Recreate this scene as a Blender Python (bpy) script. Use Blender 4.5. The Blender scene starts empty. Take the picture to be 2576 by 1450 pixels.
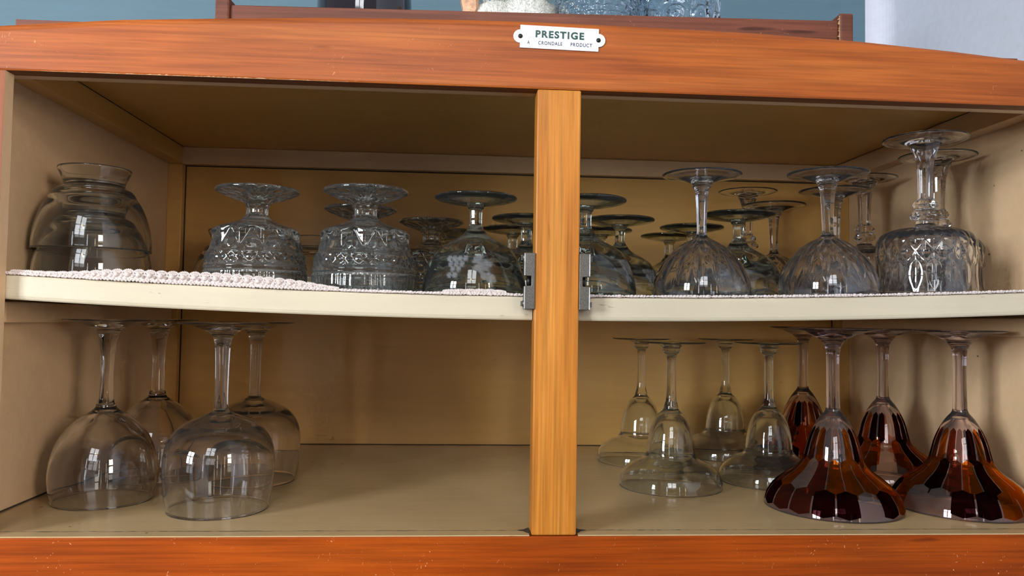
import bpy, math, random
from mathutils import Vector, Matrix, noise as mnoise
random.seed(7)
S = bpy.context.scene
COL = S.collection
PI = math.pi

# ------------------------------------------------------------------ helpers
def link(o, parent=None):
    COL.objects.link(o)
    if parent is not None:
        o.parent = parent
    return o

def tag(o, label=None, cat=None, group=None, kind=None):
    if label: o['label'] = label
    if cat: o['category'] = cat
    if group: o['group'] = group
    if kind: o['kind'] = kind
    return o

def empty(name, loc=(0, 0, 0), rz=0.0):
    o = bpy.data.objects.new(name, None)
    o.empty_display_size = .02
    o.location = loc
    o.rotation_euler = (0, 0, rz)
    return link(o)

class MB:
    """collects geometry, builds ONE mesh object"""
    def __init__(s): s.v = []; s.f = []; s.mi = []; s.sm = []
    def add(s, vs, fs, m=0, smooth=False):
        b = len(s.v)
        s.v += [tuple(q) for q in vs]
        for f in fs:
            s.f.append([b + i for i in f]); s.mi.append(m); s.sm.append(smooth)
    def box(s, x0, x1, y0, y1, z0, z1, m=0):
        s.add([(x0,y0,z0),(x1,y0,z0),(x1,y1,z0),(x0,y1,z0),(x0,y0,z1),(x1,y0,z1),(x1,y1,z1),(x0,y1,z1)],
              [(0,3,2,1),(4,5,6,7),(0,1,5,4),(1,2,6,5),(2,3,7,6),(3,0,4,7)], m)
    def prism(s, pts, y0, y1, m=0):
        """pts: (x,z) outline counter-clockwise seen from -Y, extruded in Y"""
        n = len(pts)
        s.add([(x,y0,z) for x,z in pts] + [(x,y1,z) for x,z in pts],
              [list(range(n)), list(range(2*n-1, n-1, -1))] + [(i, i+n, (i+1)%n+n, (i+1)%n) for i in range(n)], m)
    def ball(s, c, r, m=0, nu=10, nv=6, sc=(1,1,1)):
        vs = [(c[0], c[1], c[2]-r*sc[2])]
        for j in range(1, nv):
            t = -PI/2 + PI*j/nv
            for i in range(nu):
                a = 2*PI*i/nu
                vs.append((c[0]+r*sc[0]*math.cos(t)*math.cos(a), c[1]+r*sc[1]*math.cos(t)*math.sin(a), c[2]+r*sc[2]*math.sin(t)))
        vs.append((c[0], c[1], c[2]+r*sc[2]))
        fs = [(0, 1+(i+1)%nu, 1+i) for i in range(nu)]
        for j in range(nv-2):
            for i in range(nu):
                a = 1+j*nu+i; b = 1+j*nu+(i+1)%nu
                fs.append((a, b, b+nu, a+nu))
        L = len(vs)-1; b0 = 1+(nv-2)*nu
        fs += [(b0+i, b0+(i+1)%nu, L) for i in range(nu)]
        s.add(vs, fs, m, True)
    def tube(s, pts, rad, m=0, n=6, cap=True):
        pts = [Vector(p) for p in pts]
        rr = rad if isinstance(rad, (list, tuple)) else [rad]*len(pts)
        vs = []; up = Vector((0,0,1))
        for k, p in enumerate(pts):
            d = (pts[min(k+1, len(pts)-1)] - pts[max(k-1, 0)]).normalized()
            u = d.cross(up)
            if u.length < 1e-3: u = d.cross(Vector((1,0,0)))
            u.normalize(); w = d.cross(u)
            for i in range(n):
                a = 2*PI*i/n
                vs.append(p + (u*math.cos(a) + w*math.sin(a))*rr[k])
        fs = []
        for k in range(len(pts)-1):
            for i in range(n):
                a = k*n+i; b = k*n+(i+1)%n
                fs.append((a, b, b+n, a+n))
        if cap:
            fs.append(list(range(n-1, -1, -1))); fs.append([(len(pts)-1)*n+i for i in range(n)])
        s.add(vs, fs, m, True)
    def build(s, name, mats, parent=None, bevel=0, seg=2):
        me = bpy.data.meshes.new(name)
        me.from_pydata(s.v, [], s.f)
        if not isinstance(mats, (list, tuple)): mats = [mats]
        for m in mats: me.materials.append(m)
        me.polygons.foreach_set('material_index', s.mi)
        me.polygons.foreach_set('use_smooth', s.sm)
        me.update()
        o = bpy.data.objects.new(name, me)
        link(o, parent)
        if bevel:
            b = o.modifiers.new('b', 'BEVEL'); b.width = bevel; b.segments = seg; b.limit_method = 'ANGLE'; b.angle_limit = math.radians(50)
        return o

# ------------------------------------------------------------------ materials
class NT:
    def __init__(s, name):
        s.m = bpy.data.materials.new(name); s.m.use_nodes = True
        s.t = s.m.node_tree; s.n = s.t.nodes; s.n.clear()
        s.out = s.n.new('ShaderNodeOutputMaterial')
    def node(s, typ, **kw):
        n = s.n.new(typ)
        for k, v in kw.items():
            if k.startswith('i_'):
                key = k[2:].replace('_', ' ')
                s.put(n, key, v)
            elif k.startswith('n_'):
                s.put(n, int(k[2:]), v)
            else: setattr(n, k, v)
        return n
    def put(s, n, key, v):
        sock = n.inputs[key]
        if isinstance(v, bpy.types.NodeSocket): s.t.links.new(v, sock)
        else: sock.default_value = v
    def math(s, op, a, b=0.0, c=None, clamp=False):
        n = s.n.new('ShaderNodeMath'); n.operation = op; n.use_clamp = clamp
        s.put(n, 0, a); s.put(n, 1, b)
        if c is not None: s.put(n, 2, c)
        return n.outputs[0]
    def coords(s, scale=(1,1,1), kind='Object', rot=(0,0,0)):
        tc = s.n.new('ShaderNodeTexCoord')
        mp = s.n.new('ShaderNodeMapping')
        s.t.links.new(tc.outputs[kind], mp.inputs[0])
        mp.inputs['Scale'].default_value = scale
        mp.inputs['Rotation'].default_value = rot
        return mp.outputs[0]
    def noise(s, vec, scale, detail=4, rough=.55, dist=0.0):
        n = s.n.new('ShaderNodeTexNoise'); s.put(n, 'Vector', vec)
        n.inputs['Scale'].default_value = scale; n.inputs['Detail'].default_value = detail
        n.inputs['Roughness'].default_value = rough; n.inputs['Distortion'].default_value = dist
        return n.outputs[0]
    def ramp(s, fac, stops, interp='LINEAR'):
        n = s.n.new('ShaderNodeValToRGB'); s.put(n, 0, fac); r = n.color_ramp; r.interpolation = interp
        while len(r.elements) < len(stops): r.elements.new(.5)
        for e, (p, c) in zip(r.elements, stops):
            e.position = p; e.color = (c[0], c[1], c[2], 1) if not isinstance(c, (int, float)) else (c, c, c, 1)
        return n.outputs[0]
    def mix(s, fac, a, b, mode='MIX'):
        n = s.n.new('ShaderNodeMix'); n.data_type = 'RGBA'; n.blend_type = mode
        s.put(n, 0, fac)
        for k, v in ((6, a), (7, b)):
            if not isinstance(v, bpy.types.NodeSocket) and len(v) == 3: v = (*v, 1)
            s.put(n, k, v)
        return n.outputs[2]
    def bump(s, h, strength=.2, dist=.001):
        n = s.n.new('ShaderNodeBump'); s.put(n, 'Height', h)
        n.inputs['Strength'].default_value = strength; n.inputs['Distance'].default_value = dist
        return n.outputs[0]
    def bsdf(s, **kw):
        b = s.n.new('ShaderNodeBsdfPrincipled')
        for k, v in kw.items():
            key = k.replace('_', ' ')
            if key == 'Base Color' and not isinstance(v, bpy.types.NodeSocket) and len(v) == 3: v = (*v, 1)
            s.put(b, key, v)
        s.t.links.new(b.outputs[0], s.out.inputs[0])
        return b
    def surf(s, sock): s.t.links.new(sock, s.out.inputs[0])

def wood(name, c_lo, c_mid, c_hi, axis='X', scratches=.5, rough=.38, fine=1.0, spec=.25):
    t = NT(name)
    sc = {'X': (1.2, 22, 22), 'Z': (22, 22, 1.2), 'Y': (22, 1.2, 22)}[axis]
    v = t.coords(sc)
    n1 = t.noise(v, 2.2, 5, .6, .25)
    sc2 = tuple(a*(1 if a < 2 else 9) * (1 if a > 2 else 3.5) for a in sc)
    n2 = t.noise(t.coords(sc2), 2.0, 3, .6)
    base = t.ramp(n1, [(.3, c_lo), (.5, c_mid), (.72, c_hi)])
    fine_c = t.ramp(n2, [(.34, .60), (.60, 1.08)])
    colr = t.mix(.75*fine, base, fine_c, 'MULTIPLY')
    big = t.noise(t.coords((1, 1, 1)), 7, 2)
    colr = t.mix(.6, colr, t.ramp(big, [(.35, .8), (.65, 1.12)]), 'MULTIPLY')
    # knots / dark ticks
    tick = t.noise(t.coords(tuple(a*(2.6 if a > 2 else 8) for a in sc)), 1.6, 1, .4)
    colr = t.mix(t.ramp(tick, [(.74, 0), (.80, .75)]), colr, (c_lo[0]*.3, c_lo[1]*.25, c_lo[2]*.25))
    # scratches: small pale nicks, in patches
    s1 = t.noise(t.coords((150, 150, 110), rot=(0, .7, 0)), 1.6, 2, .5, 2.2)
    s2 = t.noise(t.coords((1, 1, 1)), 13, 2)
    sm = t.math('MULTIPLY', t.ramp(s1, [(.70, 0), (.75, .8)]), t.ramp(s2, [(.47, 0), (.62, 1)]))
    colr = t.mix(t.math('MULTIPLY', sm, scratches), colr, (.80, .42, .22))
    bh = t.math('ADD', n2, t.math('MULTIPLY', s1, .3))
    t.bsdf(Base_Color=colr, Roughness=t.math('ADD', rough, t.math('MULTIPLY', n1, .12)), Normal=t.bump(bh, .12, .0006),
           Specular_IOR_Level=spec)
    return t.m

def paint(name, c, dirt=.5, rough=.42, blotch=.5, wear=.0):
    t = NT(name)
    v = t.coords()
    n1 = t.noise(v, 9, 4, .6)
    n2 = t.noise(t.coords((3, 40, 40)), 3, 3, .6)
    col0 = t.mix(.5*blotch, (*c, 1), t.ramp(n1, [(.3, (c[0]*.78, c[1]*.74, c[2]*.64)), (.7, (c[0]*1.08, c[1]*1.08, c[2]*1.1))]))
    col0 = t.mix(.3, col0, t.ramp(n2, [(.35, .86), (.65, 1.05)]), 'MULTIPLY')
    vor = t.node('ShaderNodeTexVoronoi', i_Vector=t.coords((1, 1, 1.6)), i_Scale=26.0, i_Randomness=1.0)
    sp = t.ramp(vor.outputs['Distance'], [(.0, 1), (.035, 1), (.05, 0)])
    gate = t.ramp(t.noise(v, 21, 1), [(.56, 0), (.6, 1)])
    col0 = t.mix(t.math('MULTIPLY', t.math('MULTIPLY', sp, gate), dirt), col0, (.10, .06, .03))
    g2 = t.noise(t.coords((14, 40, 60)), 3, 4, .7, .8)
    col0 = t.mix(t.math('MULTIPLY', t.ramp(g2, [(.66, 0), (.74, 1)]), dirt*.5+wear), col0, (.22, .15, .08))
    t.bsdf(Base_Color=col0, Roughness=rough, Normal=t.bump(t.math('ADD', t.noise(v, 160, 2), n2), .1, .0006), Specular_IOR_Level=.45)
    return t.m

def flat(name, c, rough=.5, metal=0.0, bump=0, bs=200, var=.15, **kw):
    t = NT(name)
    n = t.noise(t.coords(), bs, 3)
    colr = t.mix(1.0, (*c, 1), t.ramp(n, [(.3, 1-var), (.7, 1+var)]), 'MULTIPLY')
    d = dict(Base_Color=colr, Roughness=rough, Metallic=metal)
    if bump: d['Normal'] = t.bump(n, bump, .0006)
    t.bsdf(**d, **kw)
    return t.m

def glass(name, c=(.97, .985, .975), ior=1.5, film=.06, etch=False, rough=0.0, filmc=(.75, .78, .82)):
    """clear glass; a faint diffuse haze mixed in, stronger at grazing edges, keeps it readable, optional etched (frosted) attribute"""
    t = NT(name)
    g = t.node('ShaderNodeBsdfGlass', i_Color=(*c, 1), i_IOR=ior, i_Roughness=rough)
    fres = t.node('ShaderNodeLayerWeight', i_Blend=.25)
    tl = t.node('ShaderNodeBsdfTranslucent', i_Color=(*filmc, 1))
    df = t.node('ShaderNodeBsdfDiffuse', i_Color=(*filmc, 1))
    a = t.node('ShaderNodeMixShader', n_0=.5, n_1=tl.outputs[0], n_2=df.outputs[0])
    fac = t.math('ADD', film*.15, t.math('MULTIPLY', fres.outputs['Facing'], film*.8))
    if etch:
        at = t.node('ShaderNodeAttribute', attribute_name='etch')
        fac = t.math('ADD', fac, t.math('MULTIPLY', at.outputs['Fac'], .30), clamp=True)
    m = t.node('ShaderNodeMixShader', n_0=fac, n_1=g.outputs[0], n_2=a.outputs[0])
    t.surf(m.outputs[0])
    return t.m

M = {}
M['orange'] = wood('honey varnished wood', (.26, .055, .008), (.36, .084, .012), (.45, .125, .021), 'X', .45)
M['orange_low'] = wood('worn honey wood', (.22, .032, .001), (.29, .046, .0015), (.36, .066, .003), 'X', 1.0, .5, 1.0, .12)
M['post'] = wood('honey wood upright', (.40, .125, .014), (.51, .18, .023), (.60, .24, .04), 'Z', .0, .28)
M['stile'] = wood('reddish wood upright', (.20, .045, .006), (.28, .07, .010), (.36, .10, .018), 'Z', .2)
M['under'] = wood('brown rail underside', (.17, .06, .022), (.22, .08, .028), (.28, .10, .04), 'X', .1, .5)
M['tray'] = wood('dark mahogany', (.115, .034, .018), (.165, .05, .026), (.22, .075, .042), 'X', .35, .45)
M['raw'] = wood('raw chipped wood', (.38, .20, .10), (.48, .28, .15), (.6, .38, .22), 'X', 0, .7)
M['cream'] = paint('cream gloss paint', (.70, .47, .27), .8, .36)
M['cream_back'] = paint('depth-shaded cream paint', (.66, .365, .105), .7, .34, .5)  # same cream, darkened and warmed to paint in the fall-off with depth
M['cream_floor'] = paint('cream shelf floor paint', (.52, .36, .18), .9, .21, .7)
M['cream_lip'] = paint('bright cream lip paint', (.56, .48, .345), 1.0, .42, .4, .35)
M['grime_shade'] = flat('dark grime', (.045, .032, .02), .8)
M['steel'] = flat('dull steel', (.13, .12, .105), .42, .8, .2, 900, .3)
M['steel_edge'] = flat('polished steel edge', (.75, .75, .75), .22, 1.0)
M['enamel'] = flat('white enamel', (.80, .80, .86), .25, 0, 0, 600, .06)
M['green'] = flat('dark green print', (.008, .055, .035), .4)
M['blackp'] = flat('black print', (.03, .035, .045), .4)
M['dark_screw'] = flat('dark screw', (.03, .025, .022), .35, .7)
M['lace'] = flat('white crochet cotton', (.62, .53, .49), .85, 0, .6, 1500, .12)
M['teal'] = paint('teal wall paint', (.092, .165, .205), .0, .6, .35)
M['white_wall'] = paint('white wall paint', (.60, .60, .66), .0, .6, .12)
M['g_clear'] = glass('clear glass', film=.05)
M['g_wine'] = glass('thin wine glass', (.985, .985, .985), 1.48, .035, filmc=(.75, .72, .70))
M['g_green'] = glass('faintly green glass', (.935, .965, .935), 1.5, .035, etch=True)
M['g_press'] = glass('pressed glass', (.965, .985, .975), 1.52, .07)
M['g_cut'] = glass('cut crystal', (.985, .985, .99), 1.52, .055)
M['g_lilac'] = glass('faintly violet glass', (.90, .86, .90), 1.5, .04)
M['g_blue'] = glass('bubble glass', (.93, .97, 1.0), 1.5, .08)

def amber_mat():
    t = NT('amber and maroon painted glass')
    uv = t.node('ShaderNodeUVMap')
    sp = t.node('ShaderNodeSeparateXYZ', n_0=uv.outputs[0])
    U, V = sp.outputs[0], sp.outputs[1]
    total = (.93, .87, .86, 1)
    colr = None
    for k, (zc, h, N, off) in enumerate(((.0565, .0142, 18, .1), (.0315, .0130, 18, .6), (.0125, .0098, 18, .1))):
        xx = t.math('ADD', t.math('MULTIPLY', U, N), off)
        cell = t.math('FLOOR', xx)
        ax = t.math('ABSOLUTE', t.math('SUBTRACT', t.math('SUBTRACT', xx, cell), .5))
        y = t.math('DIVIDE', t.math('ABSOLUTE', t.math('SUBTRACT', V, zc)), h)
        inside = t.math('MULTIPLY', t.math('LESS_THAN', ax, .40 if k == 0 else .462),
                        t.math('LESS_THAN', t.math('ADD', y, t.math('MULTIPLY', ax, .55)), 1.08))
        wn = t.node('ShaderNodeTexWhiteNoise', noise_dimensions='2D')
        cx = t.node('ShaderNodeCombineXYZ', n_0=cell, n_1=float(k*7+1))
        t.put(wn, 0, cx.outputs[0])
        cc = t.ramp(wn.outputs[0], [(0, (.055, .010, .014)), (.38, (.72, .21, .018)), (.58, (.32, .10, .06)), (.74, (.90, .80, .76))], 'CONSTANT')
        colr = t.mix(inside, total if colr is None else colr, cc)
    g = t.node('ShaderNodeBsdfGlass', i_Color=colr, i_IOR=1.5, i_Roughness=.0)
    df = t.node('ShaderNodeBsdfDiffuse', i_Color=colr)
    m = t.node('ShaderNodeMixShader', n_0=.02, n_1=g.outputs[0], n_2=df.outputs[0])
    t.surf(m.outputs[0])
    return t.m
M['amber'] = amber_mat()

# ------------------------------------------------------------------ camera
F_PX, YAW, PITCH, ROLL = 1960.0, .0672, .0397, .0153
CAM = Vector((-.0046, -.5896, .1627))
cd = bpy.data.cameras.new('camera'); cam = link(bpy.data.objects.new('camera', cd))
cd.sensor_width = 36; cd.lens = F_PX/2576*36; cd.clip_start = .01; cd.clip_end = 50
fw = Vector((math.sin(YAW)*math.cos(PITCH), math.cos(YAW)*math.cos(PITCH), math.sin(PITCH)))
rt = Vector((math.cos(YAW), -math.sin(YAW), 0)); up = rt.cross(fw)
r2 = rt*math.cos(ROLL) + up*math.sin(ROLL); u2 = -rt*math.sin(ROLL) + up*math.cos(ROLL)
mw = Matrix((( r2.x, u2.x, -fw.x, CAM.x), (r2.y, u2.y, -fw.y, CAM.y), (r2.z, u2.z, -fw.z, CAM.z), (0, 0, 0, 1)))
cam.matrix_world = mw
S.camera = cam
cd.dof.use_dof = False

# ------------------------------------------------------------------ cabinet
XL, XR, D, ZC, ZB, ZR = -.372, .5096, .4195, .3730, .3514, .340
BT, BW = .0178, .0117
PX0, PX1 = .0524, .0864
def zs(x): return .1805 + .064*(x-.05)**2          # top of the sagging shelf

cab = empty('cabinet', (.07, .2, -.062))
tag(cab, 'honey-varnished wooden display cabinet with open front, cream painted inside and one sagging shelf', 'cabinet')
def part(mb, name, mats, parent=cab, bevel=0, label=None, seg=2):
    o = mb.build(name, mats, None, bevel, seg)
    o.parent = parent
    o.matrix_parent_inverse = parent_world(parent).inverted()
    if label: o['label'] = label
    return o
def parent_world(p):
    m = Matrix.Translation(p.location) @ p.rotation_euler.to_matrix().to_4x4() if p.parent is None else None
    if m is None:
        m = parent_world(p.parent) @ p.matrix_parent_inverse @ p.matrix_basis
    return m

# top rail, arched top edge
def railtop(x):
    pts = [(-.42, .3655), (-.3455, .374), (-.26, .382), (-.191, .3858), (-.115, .3896), (-.0555, .3915), (.0325, .3930), (.144, .3925), (.2235, .3912), (.3075, .3882), (.386, .383), (.445, .3780), (.53, .369)]
    for (a, za), (b, zb) in zip(pts, pts[1:]):
        if x <= b:
            f = (x-a)/(b-a); return za*(1-f)+zb*f
    return pts[-1][1]
RX0, RX1 = -.392, .530
mb = MB(); n = 90
xs = [RX0 + (RX1-RX0)*i/n for i in range(n+1)]
sect = lambda x: [(0, ZR+.0012), (.0006, ZR), (.0135, ZR), (.0135, railtop(x)-.001), (.0045, railtop(x)), (.0022, railtop(x)-.0006), (.0006, railtop(x)-.0028), (0, railtop(x)-.0055)]
vs = []; fs = []
for x in xs: vs += [(x, y, z) for y, z in sect(x)]
k = 8
for i in range(n):
    for j in range(k):
        a = i*k+j; b = i*k+(j+1)%k
        fs.append((a, a+k, b+k, b))
fs.append(list(range(k))); fs.append([n*k+j for j in range(k-1, -1, -1)])
mb.add(vs, fs, 0)
mb.mi = [1 if (j < n*k and j % k == 1) else 0 for j in range(len(mb.f))]
rail = part(mb, 'top_rail', [M['orange'], M['under']])
# chipped raw edge along the lower arris of the top rail
mb = MB(); random.seed(3)
def ribbon(mb, pts_lo, pts_hi, y0, y1):
    n = len(pts_lo)
    vs = []
    for (xa_, za_), (xb_, zb_) in zip(pts_lo, pts_hi):
        vs += [(xa_, y0, za_), (xb_, y0, zb_), (xb_, y1, zb_), (xa_, y1, za_)]
    fs = []
    for i in range(n-1):
        for j in range(4):
            fs.append((i*4+j, (i+1)*4+j, (i+1)*4+(j+1) % 4, i*4+(j+1) % 4))
    fs += [(0, 1, 2, 3), ((n-1)*4+3, (n-1)*4+2, (n-1)*4+1, (n-1)*4)]
    mb.add(vs, fs)
lo = []; hi = []
x = -.315
while x < -.09:
    e_ = math.exp(-((x+.20)/.085)**2)
    lo.append((x, ZR-.0001)); hi.append((x, ZR+.00005+random.random()**3*.0011*e_))
    x += random.uniform(.0006, .0026)
ribbon(mb, lo, hi, -.00012, .0008)
part(mb, 'chipped_edge', M['raw'], rail)
mb = MB(); mb.box(RX0+.02, RX1-.02, .0137, .0225, ZR, ZC); part(mb, 'rail_backing', M['cream'], label='cream painted strip behind the top rail')
# bottom rail
mb = MB(); mb.box(RX0, RX1, 0, .018, -.075, -.0002); part(mb, 'bottom_rail', M['orange_low'], bevel=.0012, label='scratched reddish lower rail')
# upright post
mb = MB(); mb.box(PX0, PX1, 0, .021, -.0002+.0004, ZR-.0003); post = part(mb, 'centre_post', M['post'], bevel=.0012)
# left stile with cream inner face, right stile
mb = MB(); mb.box(RX0, -.3402, .0, .0112, 0, ZR-.0003); mb.mi = [0, 0, 0, 1, 0, 0]
part(mb, 'stile', [M['stile'], M['cream']])
mb = MB(); mb.box(.487, RX1, .0, .0112, 0, ZR-.0003); mb.mi = [0, 0, 0, 0, 0, 1]
part(mb, 'stile', [M['stile'], M['cream']])
# carcass
mb = MB(); mb.box(XL-.018, XL, .0114, D+.008, -.06, ZC+.0002); part(mb, 'side_panel', M['cream'])
mb = MB(); mb.box(XR, XR+.018, .0114, D+.008, -.06, ZC+.0002); part(mb, 'side_panel', M['cream'])
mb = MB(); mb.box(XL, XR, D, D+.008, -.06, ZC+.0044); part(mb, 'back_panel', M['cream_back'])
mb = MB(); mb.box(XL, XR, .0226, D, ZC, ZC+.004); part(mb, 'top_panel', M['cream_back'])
mb = MB(); mb.box(XL, XR, .0145, D, -.012, 0); part(mb, 'floor_panel', M['cream_floor'], bevel=.0006)
mb = MB(); mb.box(XL+.02, PX0-.0015, .0, .0128, -.0002, .0006); part(mb, 'front_lip', M['cream_floor'])
mb = MB(); mb.box(PX1+.0015, XR-.02, .0, .0128, -.0002, .0006); part(mb, 'front_lip', M['cream_floor'])
# grime in the crack behind the lip and round the post foot
random.seed(5)
def flat_ribbon(x0_, x1_, yc, w0, w1):
    mb = MB(); pts_a = []; pts_b = []; x = x0_
    while x < x1_:
        c_ = yc+random.uniform(-.0004, .0004); w_ = random.uniform(w0, w1)*(.25 if random.random() < .3 else 1)
        pts_a.append((x, c_-w_)); pts_b.append((x, c_+w_)); x += random.uniform(.0015, .006)
    n = len(pts_a)
    vs = [(p_[0], p_[1], .0006) for p_ in pts_a]+[(p_[0], p_[1], .0006) for p_ in pts_b]
    vs += [(a_, b_, -.0002) for a_, b_, _ in vs]
    fs = []
    for i in range(n-1):
        fs += [(i, i+1, n+i+1, n+i), (2*n+i, 3*n+i, 3*n+i+1, 2*n+i+1), (i, 2*n+i, 2*n+i+1, i+1), (n+i, n+i+1, 3*n+i+1, 3*n+i)]
    fs += [(0, n, 3*n, 2*n), (n-1, 3*n-1, 4*n-1, 2*n-1)]
    mb.add(vs, fs); return mb
part(flat_ribbon(XL+.03, PX0-.002, .0132, .0002, .0008), 'grime_line', M['grime_shade'])
part(flat_ribbon(PX1+.002, XR-.03, .0132, .0002, .0009), 'grime_line', M['grime_shade'])
for sx in (-1, 1):
    mb = MB(); e_ = (PX0-.0003) if sx < 0 else (PX1+.0003)
    ring = [(e_, .0035), (e_+sx*.0025, .0060), (e_+sx*.005, .0105), (e_+sx*.0095, .0125), (e_+sx*.0085, .0140), (e_+sx*.004, .0160), (e_+sx*.002, .0190), (e_, .0205)]
    if sx > 0: pass
    n = len(ring)
    mb.add([(a_, b_, .00075) for a_, b_ in ring]+[(a_, b_, -.0002) for a_, b_ in ring],
           [list(range(n)) if sx > 0 else list(range(n-1, -1, -1))]+[(i, (i+1) % n, (i+1) % n+n, i+n) for i in range(n)])
    part(mb, 'grime_patch', M['grime_shade'])
# battens under the top and in the corners
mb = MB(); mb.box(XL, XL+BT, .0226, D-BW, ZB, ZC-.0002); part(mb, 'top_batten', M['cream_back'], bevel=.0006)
mb = MB(); mb.box(XR-BT, XR, .0226, D-BW, ZB, ZC-.0002); part(mb, 'top_batten', M['cream'], bevel=.0006)
mb = MB(); mb.box(XL, XR, D-BW, D-.0001, ZB, ZC-.0002); part(mb, 'back_batten', M['cream'], bevel=.0006)
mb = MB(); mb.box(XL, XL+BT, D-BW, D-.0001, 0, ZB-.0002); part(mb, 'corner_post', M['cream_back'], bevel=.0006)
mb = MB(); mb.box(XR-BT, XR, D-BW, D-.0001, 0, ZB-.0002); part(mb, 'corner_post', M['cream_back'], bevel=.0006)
# dark strips along the joints: paint cracks, and the back batten's shadow painted in
mb = MB()
mb.box(XL+BT, XR-BT, D-.0016, D-.0003, ZB-.0014, ZB-.0002)  # shadow line under the back batten, put in as a dark strip
mb.box(XL+BT, XL+BT+.0012, D-.0012, D-.0002, 0, ZB)
mb.box(XR-BT-.0012, XR-BT, D-.0012, D-.0002, 0, ZB)
mb.box(XL+BT, XL+BT+.0005, .03, D-BW, ZC-.0006, ZC-.0001)
mb.box(XR-BT-.0005, XR-BT, .03, D-BW, ZC-.0006, ZC-.0001)
mb.box(XL, XR, D-.0014, D-.0002, 0, .0009)
mb.box(XL+.0001, XL+.0009, .03, D, 0, .0012)
mb.box(XR-.0009, XR-.0001, .03, D, 0, .0012)
part(mb, 'joint_line', M['grime_shade'])
# cleats carrying the shelf
for x0, x1 in ((XL, XL+.011), (XR-.011, XR)):
    mb = MB(); mb.box(x0, x1, .05, D-BW-.001, .1535, .1705)
    part(mb, 'shelf_cleat', M['cream'], bevel=.0015)
# the sagging shelf
TH = .0185
mb = MB(); n = 60
x0, x1 = XL+.0005, XR-.0005
def sh_section(x, yf):
    z = zs(x)
    yb = D-BW-.001
    return [(yf+.0012, z-TH), (yb, z-TH), (yb, z), (yf+.002, z), (yf+.0006, z-.0006), (yf, z-.002), (yf, z-TH+.003), (yf+.0004, z-TH+.001)]
vs = []; fs = []; kk = 8
xs = [x0 + (x1-x0)*i/n for i in range(n+1)]
xs = sorted(xs + [PX0-.0005, PX0-.0003, PX1+.0003, PX1+.0005])
for x in xs:
    yf = .0218 if PX0-.0004 < x < PX1+.0004 else .0116
    vs += [(x, y, z) for y, z in sh_section(x, yf)]
n = len(xs)-1
for i in range(n):
    for j in range(kk):
        a = i*kk+j; b = i*kk+(j+1)%kk
        fs.append((a, b, b+kk, a+kk))
fs.append(list(range(kk-1, -1, -1))); fs.append([n*kk+j for j in range(kk)])
mb.add(vs, fs)
shelf = part(mb, 'shelf', M['cream_lip'])

# hinges either side of the post
def hinge(sx, xe, yaw=0):
    """sx=-1 left of post, +1 right; xe = post edge"""
    z_lo0, z_lo1, z_hi0, z_hi1 = .1703, .1878, .1957, .2132
    w = .0082; nk = .0026
    X = lambda q: xe + sx*q
    pts = [(0, z_lo0), (w, z_lo0), (w, z_lo1), (w-.0004, z_lo1+.0002), (nk+.0002, z_lo1+.0004), (nk, z_lo1+.0008), (nk, z_hi0-.0008), (nk+.0002, z_hi0-.0003), (w, z_hi0), (w, z_hi1), (0, z_hi1)]
    pts = [(X(a), b) for a, b in pts]
    if sx < 0: pts = pts[::-1]
    mb = MB(); mb.prism(pts, -.0012, .0105)
    h = part(mb, 'hinge', M['steel'], bevel=.0004, label='dull steel door hinge on the side of the post')
    mb = MB()
    for za, zb in ((z_lo0+.0003, z_lo1-.0003), (z_hi0+.0003, z_hi1-.0003)):
        a, b = sorted((X(w-.0007), X(w+.00005)))
        mb.box(a, b, -.0014, -.001, za, zb)
    part(mb, 'bright_edge', M['steel_edge'], h)
    mb = MB(); mb.tube([(X(nk+.0016), .006, z_lo1-.001), (X(nk+.0016), .006, z_hi0+.001)], .0017, 0, 12)
    part(mb, 'hinge_pin', M['dark_screw'], h)
    for z in (z_lo0+.0042, z_hi1-.0035):
        mb = MB(); mb.ball((X(w-.0004), .003, z), .0029, 0, 14, 8, (.75, 1, 1))
        mb.box(min(X(w+.0013), X(w+.0022)), max(X(w+.0013), X(w+.0022)), .0026, .0034, z-.002, z+.002)
        part(mb, 'screw', M['steel'], h)
hinge(-1, PX0); hinge(1, PX1)

# ---------- nameplate with lettering
def text_mesh(name, body, w, h, cx, cz, mat, parent, y, rot, pc, bold=0.0):
    cu = bpy.data.curves.new('t', 'FONT'); cu.body = body; cu.size = 1; cu.offset = bold; cu.extrude = 0
    cu.space_character = 1.22
    to = bpy.data.objects.new('t', cu); COL.objects.link(to)
    dg = bpy.context.evaluated_depsgraph_get(); dg.update()
    me = bpy.data.meshes.new_from_object(to.evaluated_get(dg))
    bpy.data.objects.remove(to)
    xs_ = [v.co.x for v in me.vertices]; ys_ = [v.co.y for v in me.vertices]
    ax, bx_, ay, by = min(xs_), max(xs_), min(ys_), max(ys_)
    ca, sa = math.cos(rot), math.sin(rot)
    for v in me.vertices:
        lx = cx + ((v.co.x-ax)/(bx_-ax)-.5)*w; lz = cz + ((v.co.y-ay)/(by-ay)-.5)*h
        v.co = (pc[0]+lx*ca-lz*sa, y, pc[1]+lx*sa+lz*ca)
    me.materials.clear(); me.materials.append(mat); me.name = name
    o = bpy.data.objects.new(name, me); link(o, parent)
    o.matrix_parent_inverse = parent_world(parent).inverted()
    return o
PC = (.0688, .3817-.0022); ROTP = -.0165
W2, H2, ER = .0305, .0089, .0052
pts = []
def arc(cx, cz, r, a0, a1, n=14):
    return [(cx+r*math.cos(a0+(a1-a0)*i/n), cz+r*math.sin(a0+(a1-a0)*i/n)) for i in range(n+1)]
pts += [(-W2, -H2), (W2, -H2)] + arc(W2, 0, ER, -PI/2, PI/2) + [(W2, H2), (-W2, H2)] + arc(-W2, 0, ER, PI/2, 3*PI/2)
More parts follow.
